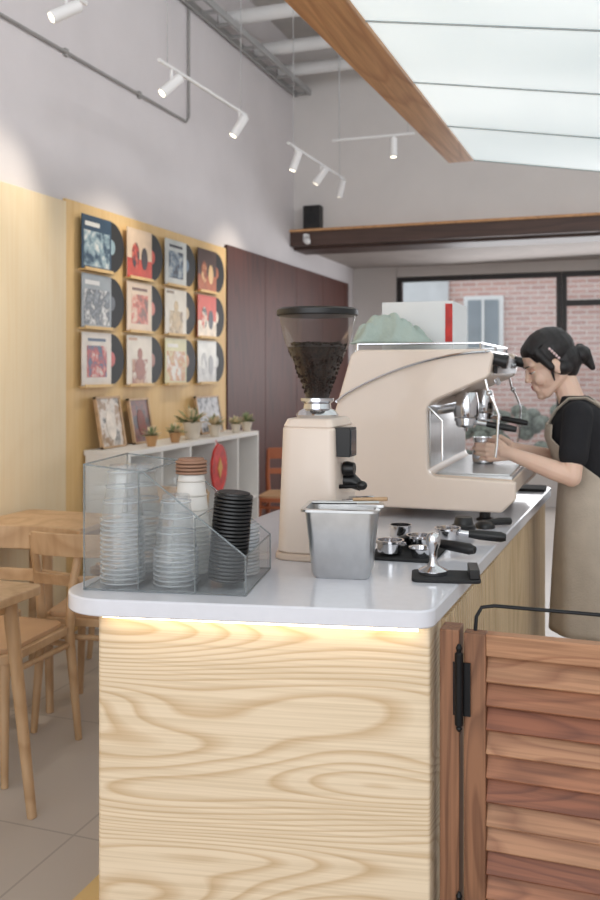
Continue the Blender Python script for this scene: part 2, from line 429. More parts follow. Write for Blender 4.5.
# white shelf
mb=MB(); Y0,Y1=4.36,6.25; X0,X1=-2.84,-2.55; M_sh=P('white_laminate',(230,228,226),.5,var=.02)
mb.box((X0,Y0,.97),(X1,Y1,1.0),M_sh); mb.box((X0,Y0,0),(X1,Y1,.05),M_sh); mb.box((X0,Y0+.02,.05),(X0+.01,Y1-.02,.97),M_sh)
k=5
for i in range(k+1):
    y=Y0+(Y1-Y0-.02)*i/k; mb.box((X0+.01,y,.05),(X1,y+.02,.97),M_sh)
    if i<k: mb.box((X0+.01,y+.02,.5),(X1-.01,y+(Y1-Y0-.02)/k,.52),M_sh)
mb.finish('storage_shelf',.002)
def frame_lean(name,y,w,h,cols,sd,x=-2.74):
    mb=MB(); A=Matrix.Translation((x,y,1.0015))@Matrix.Rotation(math.radians(-10),4,'Y')
    mb.box((-.004,-w/2+.01,.01),(.004,w/2-.01,h-.01),art('picture_art',cols,10,sd),A)
    mb.prism(disc(0,h*.45,w*.2,h*.3),.004,.006,P('picture_fig',cols[1],.5,var=.3,nscale=20),'x',A)
    for lo,hi in (((-.01,-w/2,0),(.01,-w/2+.012,h)),((-.01,w/2-.012,0),(.01,w/2,h)),((-.01,-w/2,0),(.01,w/2,.012)),((-.01,-w/2,h-.012),(.01,w/2,h))): mb.box(lo,hi,M_oak,A)
    mb.finish(name)
frame_lean('picture_frame',4.55,.26,.30,[(90,85,80),(215,205,195),(150,120,90)],3,-2.76)
frame_lean('picture_frame',4.90,.24,.28,[(50,35,30),(120,60,45),(40,40,50)],5,-2.76)
frame_lean('picture_frame',5.88,.38,.27,[(60,60,65),(190,190,195),(30,30,35)],7,-2.76)
M_leaf=P('leaf_green',(138,152,112),.6,var=.4,nscale=30); M_pot=P('pot_ceramic',(225,215,200),.4); M_flower=P('dried_flower',(240,220,185),.7)
def plant(name,x,y,z,s=1,pot=M_pot,n=70,leaf=M_leaf,fl=.7):
    mb=MB(); mb.lathe([(.03*s,0),(.045*s,.07*s),(.05*s,.08*s),(.042*s,.08*s),(.04*s,.065*s)],pot,(x,y,z+.001),24)
    for i in range(n):
        a=random.random()*6.28; el=random.random()*1.2+.2; L=(.05+.06*random.random())*s
        d=Vector((math.cos(a)*math.cos(el),math.sin(a)*math.cos(el),math.sin(el)))
        p0=Vector((x,y,z+.07*s)); p1=p0+d*L; sd=d.cross(Vector((0,0,1))).normalized()*.009*s
        mb.add([p0,p1-d*.03*s+sd,p1+Vector((0,0,-.01*s)),p1-d*.03*s-sd],[(0,1,2,3)],leaf if random.random()<fl else M_flower)
    mb.finish(name)
WP=P('wood_pot',(190,146,100),.6)
plant('potted_plant',-2.61,4.72,1.0,.8,WP); plant('potted_plant',-2.61,5.02,1.0,.8,WP); plant('potted_plant',-2.64,5.32,1.0,1.4,fl=.35)
plant('potted_plant',-2.61,5.60,1.0,1.0,fl=.5); plant('potted_plant',-2.61,5.96,1.0,.8,fl=.5); plant('potted_plant',-2.61,6.16,1.0,.9)
M_red=P('red_paper',(200,44,36),.5,var=.3,nscale=20); M_gold=P('gold_paper',(210,160,80),.4)
mb=MB(); mb.prism(disc(5.48,.80,.12,.16,20),-2.530,-2.515,M_red,'x'); mb.prism([(5.445,.80),(5.48,.87),(5.515,.80),(5.48,.73)],-2.515,-2.511,M_gold,'x')
mb.sweep([(-2.525,5.48,.66),(-2.525,5.48,.50)],[.010,.018],M_red,8); mb.sweep([(-2.525,5.48,.94),(-2.545,5.48,.985)],.003,M_red,6); mb.finish('red_paper_ornament')

# ---------------------------------------------------------------- furniture
def table(name,x0,x1,y0,y1,z=.75):
    mb=MB(); mb.prism(fillet([(x0,y0),(x1,y0),(x1,y1),(x0,y1)],[.04]*4,5),z-.028,z,M_oak)
    i=.08
    mb.box((x0+i,y0+i,z-.08),(x1-i,y1-i,z-.028),M_oak)
    for sx,xx in ((-1,x0+i),(1,x1-i)):
        for sy,yy in ((-1,y0+i),(1,y1-i)):
            mb.sweep([(xx,yy,z-.03),(xx+sx*.05,yy+sy*.05,0)],[.024,.016],M_oak,12)
    mb.finish(name,.003)
table('dining_table',-2.80,-2.24,3.2,3.82); table('dining_table',-2.55,-1.76,1.85,2.48)
M_seat=P('seat_pad',(190,154,120),.6)
def chair(name,x,y,rz,mat=M_oak):
    M=T(x,y,0,rz); mb=MB()
    mb.prism(fillet([(-.21,-.21),(.22,-.23),(.22,.23),(-.21,.21)],[.05]*4,6),.425,.455,mat,M=M)
    mb.prism(fillet([(-.19,-.19),(.2,-.21),(.2,.21),(-.19,.19)],[.05]*4,6),.455,.472,M_seat,M=M)
    for s in (-1,1):
        mb.sweep([(.18,s*.19,.43),(.21,s*.215,0)],[.02,.013],mat,12,M)
        mb.sweep([(-.235,s*.22,0),(-.20,s*.20,.43),(-.21,s*.21,.6),(-.26,s*.215,.80)],[.014,.02,.018,.014],mat,12,M)
        mb.sweep([(.19,s*.195,.38),(-.2,s*.20,.38)],.012,mat,8,M)
    mb.sweep([(.19,-.195,.38),(.19,.195,.38)],.012,mat,8,M); mb.sweep([(-.2,-.195,.38),(-.2,.195,.38)],.012,mat,8,M)
    for z,h,b0 in ((.765,.045,-.25),(.62,.022,-.215)):
        vs=[];fs=[]
        n=12
        for i in range(n+1):
            t=-1+2*i/n; yy=t*.215; xx=b0-.045*(1-t*t)
            vs+= [(xx-.01,yy,z-h),(xx+.01,yy,z-h),(xx-.005,yy,z+h),(xx-.025,yy,z+h)]
        for i in range(n):
            for q in range(4):
                w=(q+1)%4; fs.append((4*i+q,4*i+w,4*i+4+w,4*i+4+q))
        fs.append((0,1,2,3)); fs.append((4*n+3,4*n+2,4*n+1,4*n))
        mb.add(vs,fs,mat,M)
    mb.finish(name,.002)
chair('dining_chair',-2.03,3.30,100)
chair('dining_chair',-2.22,2.80,-90)
chair('dining_chair',-2.55,2.92,90)
chair('dining_chair',-2.3,4.12,-90)
chair('wooden_chair',-2.50,6.75,-80,P('cherry_wood',(170,96,60),.45))

# ---------------------------------------------------------------- counter
par=empty('service_counter')
C=[(-1.19,1.655),(-.362,1.824),(-.275,3.97),(-1.12,3.97)]
mb=MB(); mb.prism(fillet(C,[.11,.045,.02,.02],14),.912,.95,M_slab); mb.finish('countertop',.004,parent=par)
B=[(-1.09,1.722),(-.372,1.852),(-.305,3.93),(-1.06,3.93)]
mb=MB(); mb.prism(fillet(B,[.012,.008,.01,.01],5),.0,.912,M_ash); mb.finish('body',parent=par)
mb=MB()
y=1.96
while y<3.9:
    x=-.372+.067*(y-1.85)/2.08
    mb.box((x-.004,y,.0),(x+.010,y+.02,.90),M_slat); y+=.028
mb.finish('side_slats',.002,parent=par)
mb=MB(); mb.prism(fillet([(-1.32,1.62),(-.38,1.79),(-.38,1.86),(-1.0,1.74),(-1.0,3.6),(-1.32,3.6)],[.15,.01,.01,.01,.01,.1],8),0,.09,P('yellow_plinth',(222,190,130),.5)); mb.finish('plinth',parent=par)
M_led=P('led_strip',(255,232,190),.5,emit=9)
d=Vector((-.372+1.09,1.852-1.722,0)).normalized(); nrm=Vector((d.y,-d.x,0))
mb=MB()
a=Vector((-1.065,1.722+.004,0))+nrm*.024; bq=Vector((-.395,1.852-.004,0))+nrm*.024
mb.prism([(a.x,a.y),(bq.x,bq.y),(bq.x-nrm.x*.008,bq.y-nrm.y*.008),(a.x-nrm.x*.008,a.y-nrm.y*.008)],.906,.912,M_led)
mb.finish('led_strip',parent=par)

# gate
gp=dict(pore=(4,4,140),porestr=.3)
gw=[wood('gate_wood_a',(164,108,76),(138,86,58),(2,2,10),10,.5,**gp),
    wood('gate_wood_b',(144,86,58),(118,66,43),(2,2,10),10,.5,loc=(2,1,0),**gp),
    wood('gate_wood_c',(178,130,96),(152,104,74),(2,2,10),10,.5,loc=(5,3,1),**gp)]
M_gs=wood('gate_stile',(142,98,70),(118,78,54),(14,14,1.5),9,.5,pore=(120,120,4),porestr=.3)
par=empty('louvered_gate')
mb=MB(); mb.box((-.354,1.865,0),(-.314,1.925,.905),M_gs); mb.finish('post',.002,parent=par)
mb=MB(); GX0,GX1=-.305,.46
mb.box((GX0,1.87,.06),(GX0+.045,1.905,.90),M_gs); mb.box((GX1-.05,1.87,.06),(GX1,1.905,.90),M_gs)
mb.box((GX0+.045,1.872,.855),(GX1-.05,1.903,.90),gw[2]); mb.box((GX0+.045,1.872,.06),(GX1-.05,1.903,.12),gw[2])
z=.828; seq=[2,0,1,2,0,1,2,2,1,0,2,1,0,2,1]; i=0
while z>.13:
    A=Matrix.Translation((0,1.888,z))@Matrix.Rotation(math.radians(-30),4,'X')
    mb.box((GX0+.045,-.005,-.030),(GX1-.05,.005,.024),gw[seq[i%15]] ,A); z-=.0495; i+=1
mb.finish('leaf',.002,parent=par)
mb=MB()
for z0 in (.71,.20):
    mb.lathe([(.003,-.01),(.007,-.004),(.005,.0),(.009,.004),(.009,.15),(.005,.154),(.007,.162),(.003,.17)],M_blackm,(-.312,1.855,z0),16)
    mb.box((-.326,1.862,z0+.02),(-.29,1.866,z0+.13),M_blackm)
mb.sweep([(-.285,1.89,.89),(-.285,1.91,.925),(-.275,1.92,.943),(-.25,1.925,.947),(.40,1.925,.947),(.425,1.92,.943),(.435,1.91,.925),(.435,1.89,.89)],.004,M_blackm,8)
mb.finish('hinge_hardware',parent=par)

# ---------------------------------------------------------------- cup organizer
e1=Vector((.984,.178,0)); e2=Vector((-.178,.984,0))
MO=Matrix(((e1.x,e2.x,0,-1.135),(e1.y,e2.y,0,1.742),(0,0,1,.9522),(0,0,0,1)))
par=empty('acrylic_cup_organizer')
W,Dp=.372,.28
D1,D2=.128,.258
prof=[(0,0),(W,0),(W,.085),(D1+.01,.265),(0,.28)]
mb=MB(); th=.003
mb.prism(prof,0,th,M_clear,'y',MO); mb.prism(prof,Dp-th,Dp,M_clear,'y',MO)
mb.box((0,th,0),(W,Dp-th,th),M_clear,MO)
mb.box((0,th,th),(th,Dp-th,.28),M_clear,MO); mb.box((W-th,th,th),(W,Dp-th,.085),M_clear,MO)
mb.box((D1,th,th),(D1+th,Dp-th,.262),M_clear,MO); mb.box((D2,th,th),(D2+th,Dp-th,.165),M_clear,MO)
mb.finish('panels',parent=par)
mb=MB()
for yy in (0.0015,Dp-.0015):
    pts=[(p[0],yy,p[1]) for p in prof]+[(0,yy,0)]
    for a_,b_ in zip(pts[:-1],pts[1:]): mb.sweep([a_,b_],.002,M_clearE,6,MO)
for p in prof: mb.sweep([(p[0],0,p[1]),(p[0],Dp,p[1])],.002,M_clearE,6,MO)
for q,h in ((D1,.262),(D2,.165)):
    mb.sweep([(q,0,h),(q,Dp,h)],.0016,M_clearE,6,MO); mb.sweep([(q,0,0),(q,0,h)],.0016,M_clearE,6,MO)
mb.finish('edges',parent=par)
def cupstack(name,lx,ly,nr,rb=.045,rt=.031,h=.115,pitch=.011,mat=M_cup,rm=M_cupr):
    M=MO@Matrix.Translation((lx,ly,.004)); mb=MB()
    for i in range(nr):
        z=i*pitch
        mb.lathe([(rb,z),(rb+.003,z+.0015),(rb+.003,z+.004),(rb-.0005,z+.005)],rm,seg=28,M=M,close=False)
        mb.lathe([(rb-.001,z+.005),(rb-.002,z+pitch)],mat,seg=28,M=M,close=False)
    z=nr*pitch
    mb.lathe([(rb-.001,z),(rt+.002,z+h-.02),(rt,z+h),(rt-.003,z+h),(0.001,z+h-.004)],mat,seg=28,M=M,close=False)
    for q in (.25,.55,.85):
        rr=rb-.001+(rt-rb+.003)*q
        mb.lathe([(rr,z+h*q),(rr+.001,z+h*q+.002),(rr,z+h*q+.004)],rm,seg=28,M=M,close=False)
    mb.finish(name)
cupstack('plastic_cup_stack',.064,.075,14,rb=.049); cupstack('plastic_cup_stack',.064,.20,13,rb=.049)
cupstack('plastic_cup_stack',.192,.075,8,rb=.049)
MPW=P('paper_cup_white',(228,222,216),.6); MPR=P('paper_rim',(208,200,192),.6)
cupstack('paper_cup_stack',.192,.20,11,mat=MPW,rm=MPR)
def lids(name,M,n,mat,r=.044,pitch=.0085):
    mb=MB()
    for i in range(n):
        z=i*pitch
        mb.lathe([(r,z),(r+.002,z+.002),(r+.001,z+.006),(r-.005,z+.008),(r-.006,z+.012),(.001,z+.0115)],mat,seg=30,M=M,close=False)
    mb.finish(name)
lids('black_lid_stack',MO@Matrix.Translation((.309,.085,.016))@Matrix.Rotation(math.radians(5),4,'Y'),23,M_black,.043)
lids('clear_lid_stack',MO@Matrix.Translation((.315,.205,.004)),14,M_cupr,.043)
lids('kraft_lid_stack',MO@Matrix.Translation((.192,.20,.004+.121+.116)),4,M_brown,.037)

# ---------------------------------------------------------------- grinder
par=empty('coffee_grinder')
G=T(-.768,2.30,.95)
body=fillet([(-.085,-.105),(.083,-.105),(.083,.12),(-.085,.12)],[.04,.02,.02,.04],6)
def taper(pts,z0,z1,s0,s1):
    n=len(pts); vs=[(p[0]*s0,p[1]*s0,z0) for p in pts]+[(p[0]*s1,p[1]*s1,z1) for p in pts]
    fs=[tuple(reversed(range(n))),tuple(range(n,2*n))]+[(i,(i+1)%n,n+(i+1)%n,n+i) for i in range(n)]
    return vs,fs
mb=MB()
v_,f_=taper(body,.018,.345,1.0,.88); mb.add(v_,f_,M_beige,G)
v_,f_=taper(body,.345,.368,.88,.76); mb.add(v_,f_,M_beige,G)
v_,f_=taper(body,0.0,.018,1.08,1.05); mb.add(v_,f_,M_beige2,G)
mb.finish('housing',.005,parent=par)
mb=MB()
mb.lathe([(.055,.368),(.058,.376),(.05,.386),(.038,.392),(.036,.405),(.045,.412),(.045,.42)],M_chrome,M=G)
mb.finish('collar',parent=par)
mb=MB()
mb.lathe([(.033,.42),(.035,.44),(.058,.50),(.088,.57),(.103,.63),(.105,.648)],M_hop,seg=40,M=G,close=False)
mb.finish('hopper',parent=par)
mb=MB(); mb.lathe([(.001,.421),(.031,.421),(.033,.44),(.056,.50),(.080,.556),(.06,.562),(.001,.568)],M_bean,seg=32,M=G,close=False)
rb_=random.Random(2)
for i in range(320):
    a=rb_.random()*6.283
    if i<210: z=.43+rb_.random()*.125; r0=.030+(z-.43)*.38
    else: z=.562+rb_.random()*.006; r0=rb_.random()*.075
    mb.ell((r0*math.cos(a),r0*math.sin(a),z),(.0055,.004,.0045),M_bean,G,7,5)
mb.finish('beans',angle=80,parent=par)
mb=MB(); mb.lathe([(.106,.640),(.110,.643),(.110,.656),(.102,.661),(.001,.663)],M_black,seg=40,M=G); mb.finish('hopper_lid',parent=par)
mb=MB()
mb.box((.070,-.07,.27),(.112,-.01,.345),M_black,G); mb.box((.112,-.065,.275),(.114,-.015,.34),P('display_glass',(60,66,72),.1),G)
mb.lathe([(.018,0),(.02,.01),(.016,.03)],M_black,M=G@Matrix.Translation((.08,-.02,.235))@Matrix.Rotation(math.pi/2,4,'Y'))
mb.sweep([(.07,0,.20),(.10,0,.20),(.125,0,.185)],[.022,.02,.012],M_black,12,G)
mb.sweep([(.07,.035,.15),(.15,.03,.155)],.005,M_chrome,8,G); mb.sweep([(.07,-.03,.15),(.15,-.03,.155)],.005,M_chrome,8,G)
mb.sweep([(.07,-.05,.19),(.13,-.055,.195)],.006,M_blackm,8,G); mb.ell((.14,-.056,.197),(.014,.012,.012),M_black,G)
mb.finish('controls',.002,parent=par)

# steel bin
G=T(-.632,2.09,.9503,10); mb=MB()
def rect(w,d_,r_=.018): return fillet([(-w,-d_),(w,-d_),(w,d_),(-w,d_)],[r_]*4,5)
def ringmesh(layers,mat,M,mb):
    n=len(layers[0][0]); vs=[];fs=[]
    for pts,z in layers: vs+=[(p[0],p[1],z) for p in pts]
    for j in range(len(layers)-1):
        for i in range(n): k=(i+1)%n; fs.append((j*n+i,j*n+k,(j+1)*n+k,(j+1)*n+i))
    fs.append(tuple(reversed(range(n)))); fs.append(tuple(range((len(layers)-1)*n,len(layers)*n)))
    mb.add(vs,fs,mat,M)
ringmesh([(rect(.064,.053),0),(rect(.070,.06),.012),(rect(.084,.072),.158),(rect(.093,.081),.160),(rect(.093,.081),.166),(rect(.083,.071),.167),(rect(.066,.055),.02)],M_steel,G,mb)
mb.finish('steel_bin',.0)
mb=MB(); mb.box((.035,-.03,.1675),(.10,-.005,.174),M_steel,G); mb.sweep([(.06,.03,.173),(.02,.04,.175),(.105,.025,.181)],.005,M_oak,8,G)
mb.sweep([(-.075,.0,.1720),(.02,0,.1735),(.085,.02,.1725)],.004,M_steel,8,G); mb.finish('spatula')

# ---------------------------------------------------------------- espresso machine
par=empty('espresso_machine')
YM0,YM1=2.95,3.74
prof=[(-.86,.985),(-.36,.985),(-.315,1.03),(-.315,1.085),(-.60,1.095),(-.605,1.335),(-.40,1.425),(-.385,1.50),(-.41,1.515),(-.84,1.515),(-.865,1.50),(-.93,1.28),(-.93,1.04)]
pf=fillet(prof,[.02,.02,.02,.008,.03,.05,.025,.02,.012,.02,.02,.05,.04],6)
mb=MB(); mb.prism(pf,YM0,YM0+.035,M_beige,'y'); mb.prism(pf,YM1-.035,YM1,M_beige,'y')
mb.finish('side_panels',.006,parent=par)
cx,cz_=-.66,1.24
inner=[(cx+(x-cx)*.97,cz_+(z-cz_)*.97) for x,z in pf]
mb=MB(); mb.prism(inner,YM0+.03,YM1-.03,M_beige2,'y')
mb.box((-.86,YM0+.035,1.50),(-.42,YM1-.035,1.514),M_steel)
mb.finish('chassis',parent=par)
mb=MB()
mb.box((-.59,YM0+.04,1.085),(-.33,YM1-.04,1.10),M_steel)
for k in range(24): 
    yy=YM0+.06+k*.029; mb.box((-.58,yy,1.10),(-.34,yy+.012,1.104),M_steel)
mb.box((-.604,YM0+.04,1.12),(-.598,YM1-.04,1.33),M_steel)
mb.finish('drip_tray',.001,parent=par)
mb=MB()
for sy in (3.12,3.52):
    mb.lathe([(.040,0),(.043,.01),(.043,.05),(.036,.085)],M_chrome,(-.50,sy,1.285),28)
    mb.sweep([(-.60,sy,1.32),(-.50,sy,1.34)],.03,M_chrome,16)
    mb.lathe([(.028,-.02),(.036,-.012),(.036,.01),(.040,.012),(.040,.0)],M_chrome,(-.50,sy,1.27),28)
    mb.sweep([(-.47,sy,1.268),(-.43,sy,1.262)],.009,M_chrome,10); mb.sweep([(-.43,sy,1.262),(-.36,sy,1.25),(-.33,sy,1.245)],[.010,.012,.010],M_black,12)
    mb.sweep([(-.50,sy,1.255),(-.50,sy,1.235)],[.01,.006],M_chrome,10)
for sy in (2.995,3.69):
    mb.sweep([(-.42,sy,1.42),(-.41,sy,1.38),(-.39,sy,1.34),(-.375,sy,1.30),(-.38,sy,1.20),(-.385,sy,1.16)],.0045,M_chrome,10)
    mb.sweep([(-.40,sy,1.485),(-.36,sy,1.475)],[.02,.02],M_black,18); mb.sweep([(-.36,sy,1.475),(-.345,sy,1.472)],[.024,.022],M_black,18)
    mb.ell((-.405,sy,1.37),.010,M_chrome)
mb.sweep([(-.42,3.25,1.43),(-.42,3.35,1.40)],.01,M_chrome,10)
mb.box((-.397,3.05,1.435),(-.385,3.62,1.49),M_black)
for sy in (3.12,3.52):
    for k in range(4): mb.sweep([(-.387,sy-.045+.03*k,1.463),(-.379,sy-.045+.03*k,1.463)],.009,M_chrome,12)
mb.sweep([(-.615,2.96,1.34),(-.55,2.945,1.28),(-.55,2.945,1.15)],.004,M_chrome,8)
mb.finish('group_heads',parent=par)
mb=MB()
pts=[]
for i in range(17):
    t=i/16; x=-.91+t*.5; z=1.34+.145*math.sin(t*math.pi/2)**.8 + .02*t; pts.append((x,YM0-.018,z))
mb.sweep(pts,.0045,M_chrome,8); mb.sweep([pts[-1],(pts[-1][0]+.01,YM0+.01,pts[-1][2])],.005,M_chrome,8); mb.sweep([pts[0],(pts[0][0],YM0+.01,pts[0][2])],.005,M_chrome,8)
mb.sweep([pts[8],(pts[8][0],YM0+.01,pts[8][2])],.005,M_chrome,8)
mb.sweep([(-.85,YM0+.03,1.535),(-.43,YM0+.03,1.535),(-.43,YM1-.05,1.535),(-.85,YM1-.05,1.535)],.004,M_chrome,8)
for x,y in ((-.85,YM0+.03),(-.43,YM0+.03),(-.43,YM1-.05),(-.85,YM1-.05),(-.43,3.35)): mb.sweep([(x,y,1.51),(x,y,1.535)],.004,M_chrome,8)
mb.finish('cup_rail',parent=par)
mb=MB()
for x in (-.83,-.42):
    for y in (YM0+.06,YM1-.06): mb.lathe([(.03,0),(.028,.006),(.018,.01),(.018,.042)],M_black,(x,y,.9502),20)
mb.finish('feet',parent=par)
mb=MB(); mb.box((-.84,3.28,1.5155),(-.575,3.60,1.70),M_white); mb.box((-.602,3.278,1.55),(-.5755,3.2798,1.69),M_red)
mb.box((-.84,3.43,1.7),(-.575,3.45,1.7008),P('tape',(225,215,195),.4)); mb.finish('cardboard_carton',.003)
# cloth
mb=MB(); n=44; vs=[];fs=[]; M_cloth=P('greygreen_cloth',(172,186,178),.95,nscale=12,bump=.3)
for i in range(n+1):
    for j in range(n+1):
        u=i/n;v=j/n; x=-.885+.25*u; y=3.0+.24*v
        e=min(u,1-u,v,1-v); fe=min(1,e*7)
        h=(.018+.04*math.sin(math.pi*min(1,u*1.15))+.03*noise.noise(Vector((u*3,v*3,2))))*fe
        h+=.022*abs(math.sin(u*12+v*9+3*noise.noise(Vector((u*3,v*2,8)))))*fe+.014*abs(math.sin(u*7-v*14))*fe
        vs.append((x+.04*noise.noise(Vector((v*4,u,0))),y+.02*noise.noise(Vector((u*4,v,9))),1.541+max(h,0)))
for i in range(n):
    for j in range(n): a=i*(n+1)+j; fs.append((a,a+1,a+n+2,a+n+1))
mb.add(vs,fs,M_cloth); ob=mb.finish('folded_cloth',angle=180); so_=ob.modifiers.new('s','SOLIDIFY'); so_.thickness=.004

# ---------------------------------------------------------------- counter tools
def portaf(name,M):
    mb=MB()
    mb.lathe([(.026,.002),(.033,.006),(.034,.03),(.038,.032),(.038,.038),(.033,.038),(.031,.012),(.001,.010)],M_chrome,M=M,seg=30,close=False)
    mb.sweep([(.03,0,.024),(.06,0,.022)],.009,M_chrome,12,M); mb.sweep([(.06,0,.022),(.09,0,.020),(.15,0,.017),(.165,0,.016)],[.011,.014,.015,.01],M_black,14,M)
    for s in (-1,1):
        mb.sweep([(0,0,.012),(-.012,s*.018,.0075)],.007,M_chrome,8,M)
        mb.box((-.006,min(s*.031,s*.044),.026),(.006,max(s*.031,s*.044),.034),M_chrome,M)
    mb.finish(name)
mb=MB(); mb.prism(fillet([(-.63,2.27),(-.45,2.28),(-.45,2.50),(-.63,2.49)],[.01]*4,4),.9502,.956,M_rubber); mb.finish('rubber_mat',.001)
portaf('portafilter',T(-.515,2.425,.9575,-18)); portaf('portafilter',T(-.47,2.60,.9520,5))
portaf('portafilter',T(-.575,2.33,.9575,82))
mb=MB()
mb.lathe([(.024,0),(.028,.022),(.033,.024),(.033,.026),(.027,.025),(.022,.003),(.001,.003)],M_chrome,(-.49,2.325,.9562),26,close=False); mb.finish('filter_basket')
mb=MB()
mb.lathe([(.030,0),(.031,.002),(.031,.045),(.033,.047),(.030,.047),(.029,.004),(.001,.004)],M_chrome,(-.60,2.56,.9503),26,close=False); mb.finish('dosing_cup')
mb=MB(); MT=T(-.395,2.13,.9503,12)
mb.prism(fillet([(-.075,-.055),(.085,-.055),(.085,.055),(-.075,.055)],[.015]*4,5),0,.008,M_rubber,M=MT); mb.box((.058,-.045,.008),(.082,.045,.03),M_black,MT); mb.finish('tamping_mat',.002)
mb=MB(); mb.lathe([(.034,0),(.035,.003),(.035,.010),(.014,.020),(.009,.032),(.010,.056),(.017,.072),(.018,.086),(.013,.096),(.001,.1)],M_chrome,(-.420,2.13,.9585),30); mb.finish('tamper')
mb=MB(); mb.lathe([(.034,0),(.036,.003),(.036,.022),(.030,.026),(.026,.045),(.024,.047),(.001,.047)],M_black,(-.45,2.76,.9503),30); mb.finish('coffee_distributor')
mb=MB(); mb.lathe([(.03,0),(.032,.002),(.03,.012),(.02,.02),(.001,.022)],M_black,(-.40,2.86,.9503),26); mb.sweep([(-.40,2.86,.965),(-.36,2.89,.968),(-.33,2.92,.966)],[.008,.012,.012],M_black,10); mb.finish('blind_portafilter')
mb=MB(); mb.prism(fillet([(-.40,3.78),(-.29,3.79),(-.29,3.93),(-.40,3.93)],[.01]*4,4),.9502,.962,M_rubber); mb.finish('bar_mat',.001)

# ---------------------------------------------------------------- milk pitcher
PX,PY,PZ=-.475,3.355,1.1045
mb=MB(); mb.lathe([(.036,0),(.040,.004),(.040,.035),(.032,.075),(.034,.095),(.032,.095),(.030,.075),(.037,.035),(.035,.006),(.001,.006)],M_chrome,(PX,PY,PZ),30,close=False); mb.finish('milk_pitcher')

# ---------------------------------------------------------------- barista
par=empty('barista')
M_skin=P('skin',(238,200,178),.5,var=.04,nscale=12); M_skin.node_tree.nodes['Principled BSDF'].inputs['Subsurface Weight'].default_value=.08
M_lid=P('eyelid_skin',(214,166,144),.5,var=.03)
M_hair=P('black_hair',(28,22,23),.4,var=.6,nscale=60,bump=.2); M_shirt=P('black_tshirt',(30,29,33),.9,bump=.2); M_apron=P('khaki_apron',(192,178,162),.9,bump=.25,nscale=20)
M_pants=P('black_trousers',(28,28,32),.9); M_shoe=P('white_sneaker',(215,215,212),.6); M_lip=P('lips',(206,128,118),.5); M_eyew=P('eye_white',(225,220,216),.3); M_iris=P('iris',(30,20,18),.2)
YW=3.50; DX=-.004
def loft(mb,rings,mat,seg=28):
    vs=[];fs=[]
    for z,cx_,cy_,rx,ry in rings:
        for i in range(seg):
            a=2*math.pi*i/seg; c=math.cos(a); s_=math.sin(a)
            vs.append((cx_+rx*math.copysign(abs(c)**.85,c),cy_+ry*math.copysign(abs(s_)**.85,s_),z))
    n=len(rings)
    for j in range(n-1):
        for i in range(seg): k=(i+1)%seg; fs.append((j*seg+i,j*seg+k,(j+1)*seg+k,(j+1)*seg+i))
    fs.append(tuple(reversed(range(seg)))); fs.append(tuple(range((n-1)*seg,n*seg)))
    mb.add(vs,fs,mat)
TOR=[(.84,-.085,.122,.172),(.95,-.085,.115,.163),(1.05,-.098,.095,.138),(1.13,-.115,.102,.146),(1.20,-.13,.114,.155),(1.26,-.135,.103,.160),(1.305,-.135,.08,.145),(1.335,-.145,.06,.09),(1.352,-.155,.05,.06)]
TOR=[(a,b_+DX,c,d_) for a,b_,c,d_ in TOR]
def tor(z):
    for a,bb in zip(TOR[:-1],TOR[1:]):
        if a[0]<=z<=bb[0]:
            t=(z-a[0])/(bb[0]-a[0]); return [a[i]+(bb[i]-a[i])*t for i in (1,2,3)]
    return list(TOR[0][1:]) if z<TOR[0][0] else list(TOR[-1][1:])
mb=MB(); loft(mb,[(z,c,YW,rx,ry) for z,c,rx,ry in TOR],M_shirt)
SH={-1:Vector((-.142,YW-.155,1.285)),1:Vector((-.142,YW+.155,1.285))}
EL={-1:Vector((-.160,YW-.225,1.075)),1:Vector((-.165,YW+.215,1.08))}
WR={-1:Vector((-.375,3.285,1.15)),1:Vector((-.375,3.43,1.155))}
for s_ in (-1,1):
    mb.cap(SH[s_]-Vector((0,s_*.03,0)),SH[s_],.055,.054,M_shirt)
    e=SH[s_]+(EL[s_]-SH[s_])*.66; mb.cap(SH[s_],e,.054,.052,M_shirt)
blob(mb,'tshirt',.007,5,par)
HEAD=Matrix.Translation((-.256,YW-.005,1.472))@Matrix.Rotation(math.radians(180+20),4,'Z')@Matrix.Rotation(math.radians(24),4,'Y')
mb=MB()
mb.cap((-.158,YW,1.30),HEAD@Vector((-.035,0,-.05)),.050,.045,M_skin)
mb.ell((-.012,0,.028),(.095,.074,.086),M_skin,HEAD)
mb.ell((.022,0,-.03),(.063,.060,.078),M_skin,HEAD)
mb.ell((.048,0,-.085),(.036,.036,.026),M_skin,HEAD)
mb.ell((.066,0,-.102),(.021,.021,.016),M_skin,HEAD)
mb.cap((-.02,.052,-.055),(.052,.022,-.100),.018,.016,M_skin,HEAD); mb.cap((-.02,-.052,-.055),(.052,-.022,-.100),.018,.016,M_skin,HEAD)
mb.cap((.081,0,.006),(.098,0,-.030),.006,.0085,M_skin,HEAD)
for s_ in (-1,1):
    mb.ell((.089,s_*.010,-.034),(.010,.007,.006),M_skin,HEAD)
    mb.ell((.056,s_*.034,-.038),(.026,.022,.026),M_skin,HEAD)
    mb.ell((.066,s_*.03,.020),(.016,.022,.009),M_skin,HEAD)
    mb.ell((-.008,s_*.076,-.015),(.018,.008,.030),M_skin,HEAD)
mb.ell((.079,0,-.064),(.012,.023,.020),M_skin,HEAD)
blob(mb,'head',.0035,4,par)
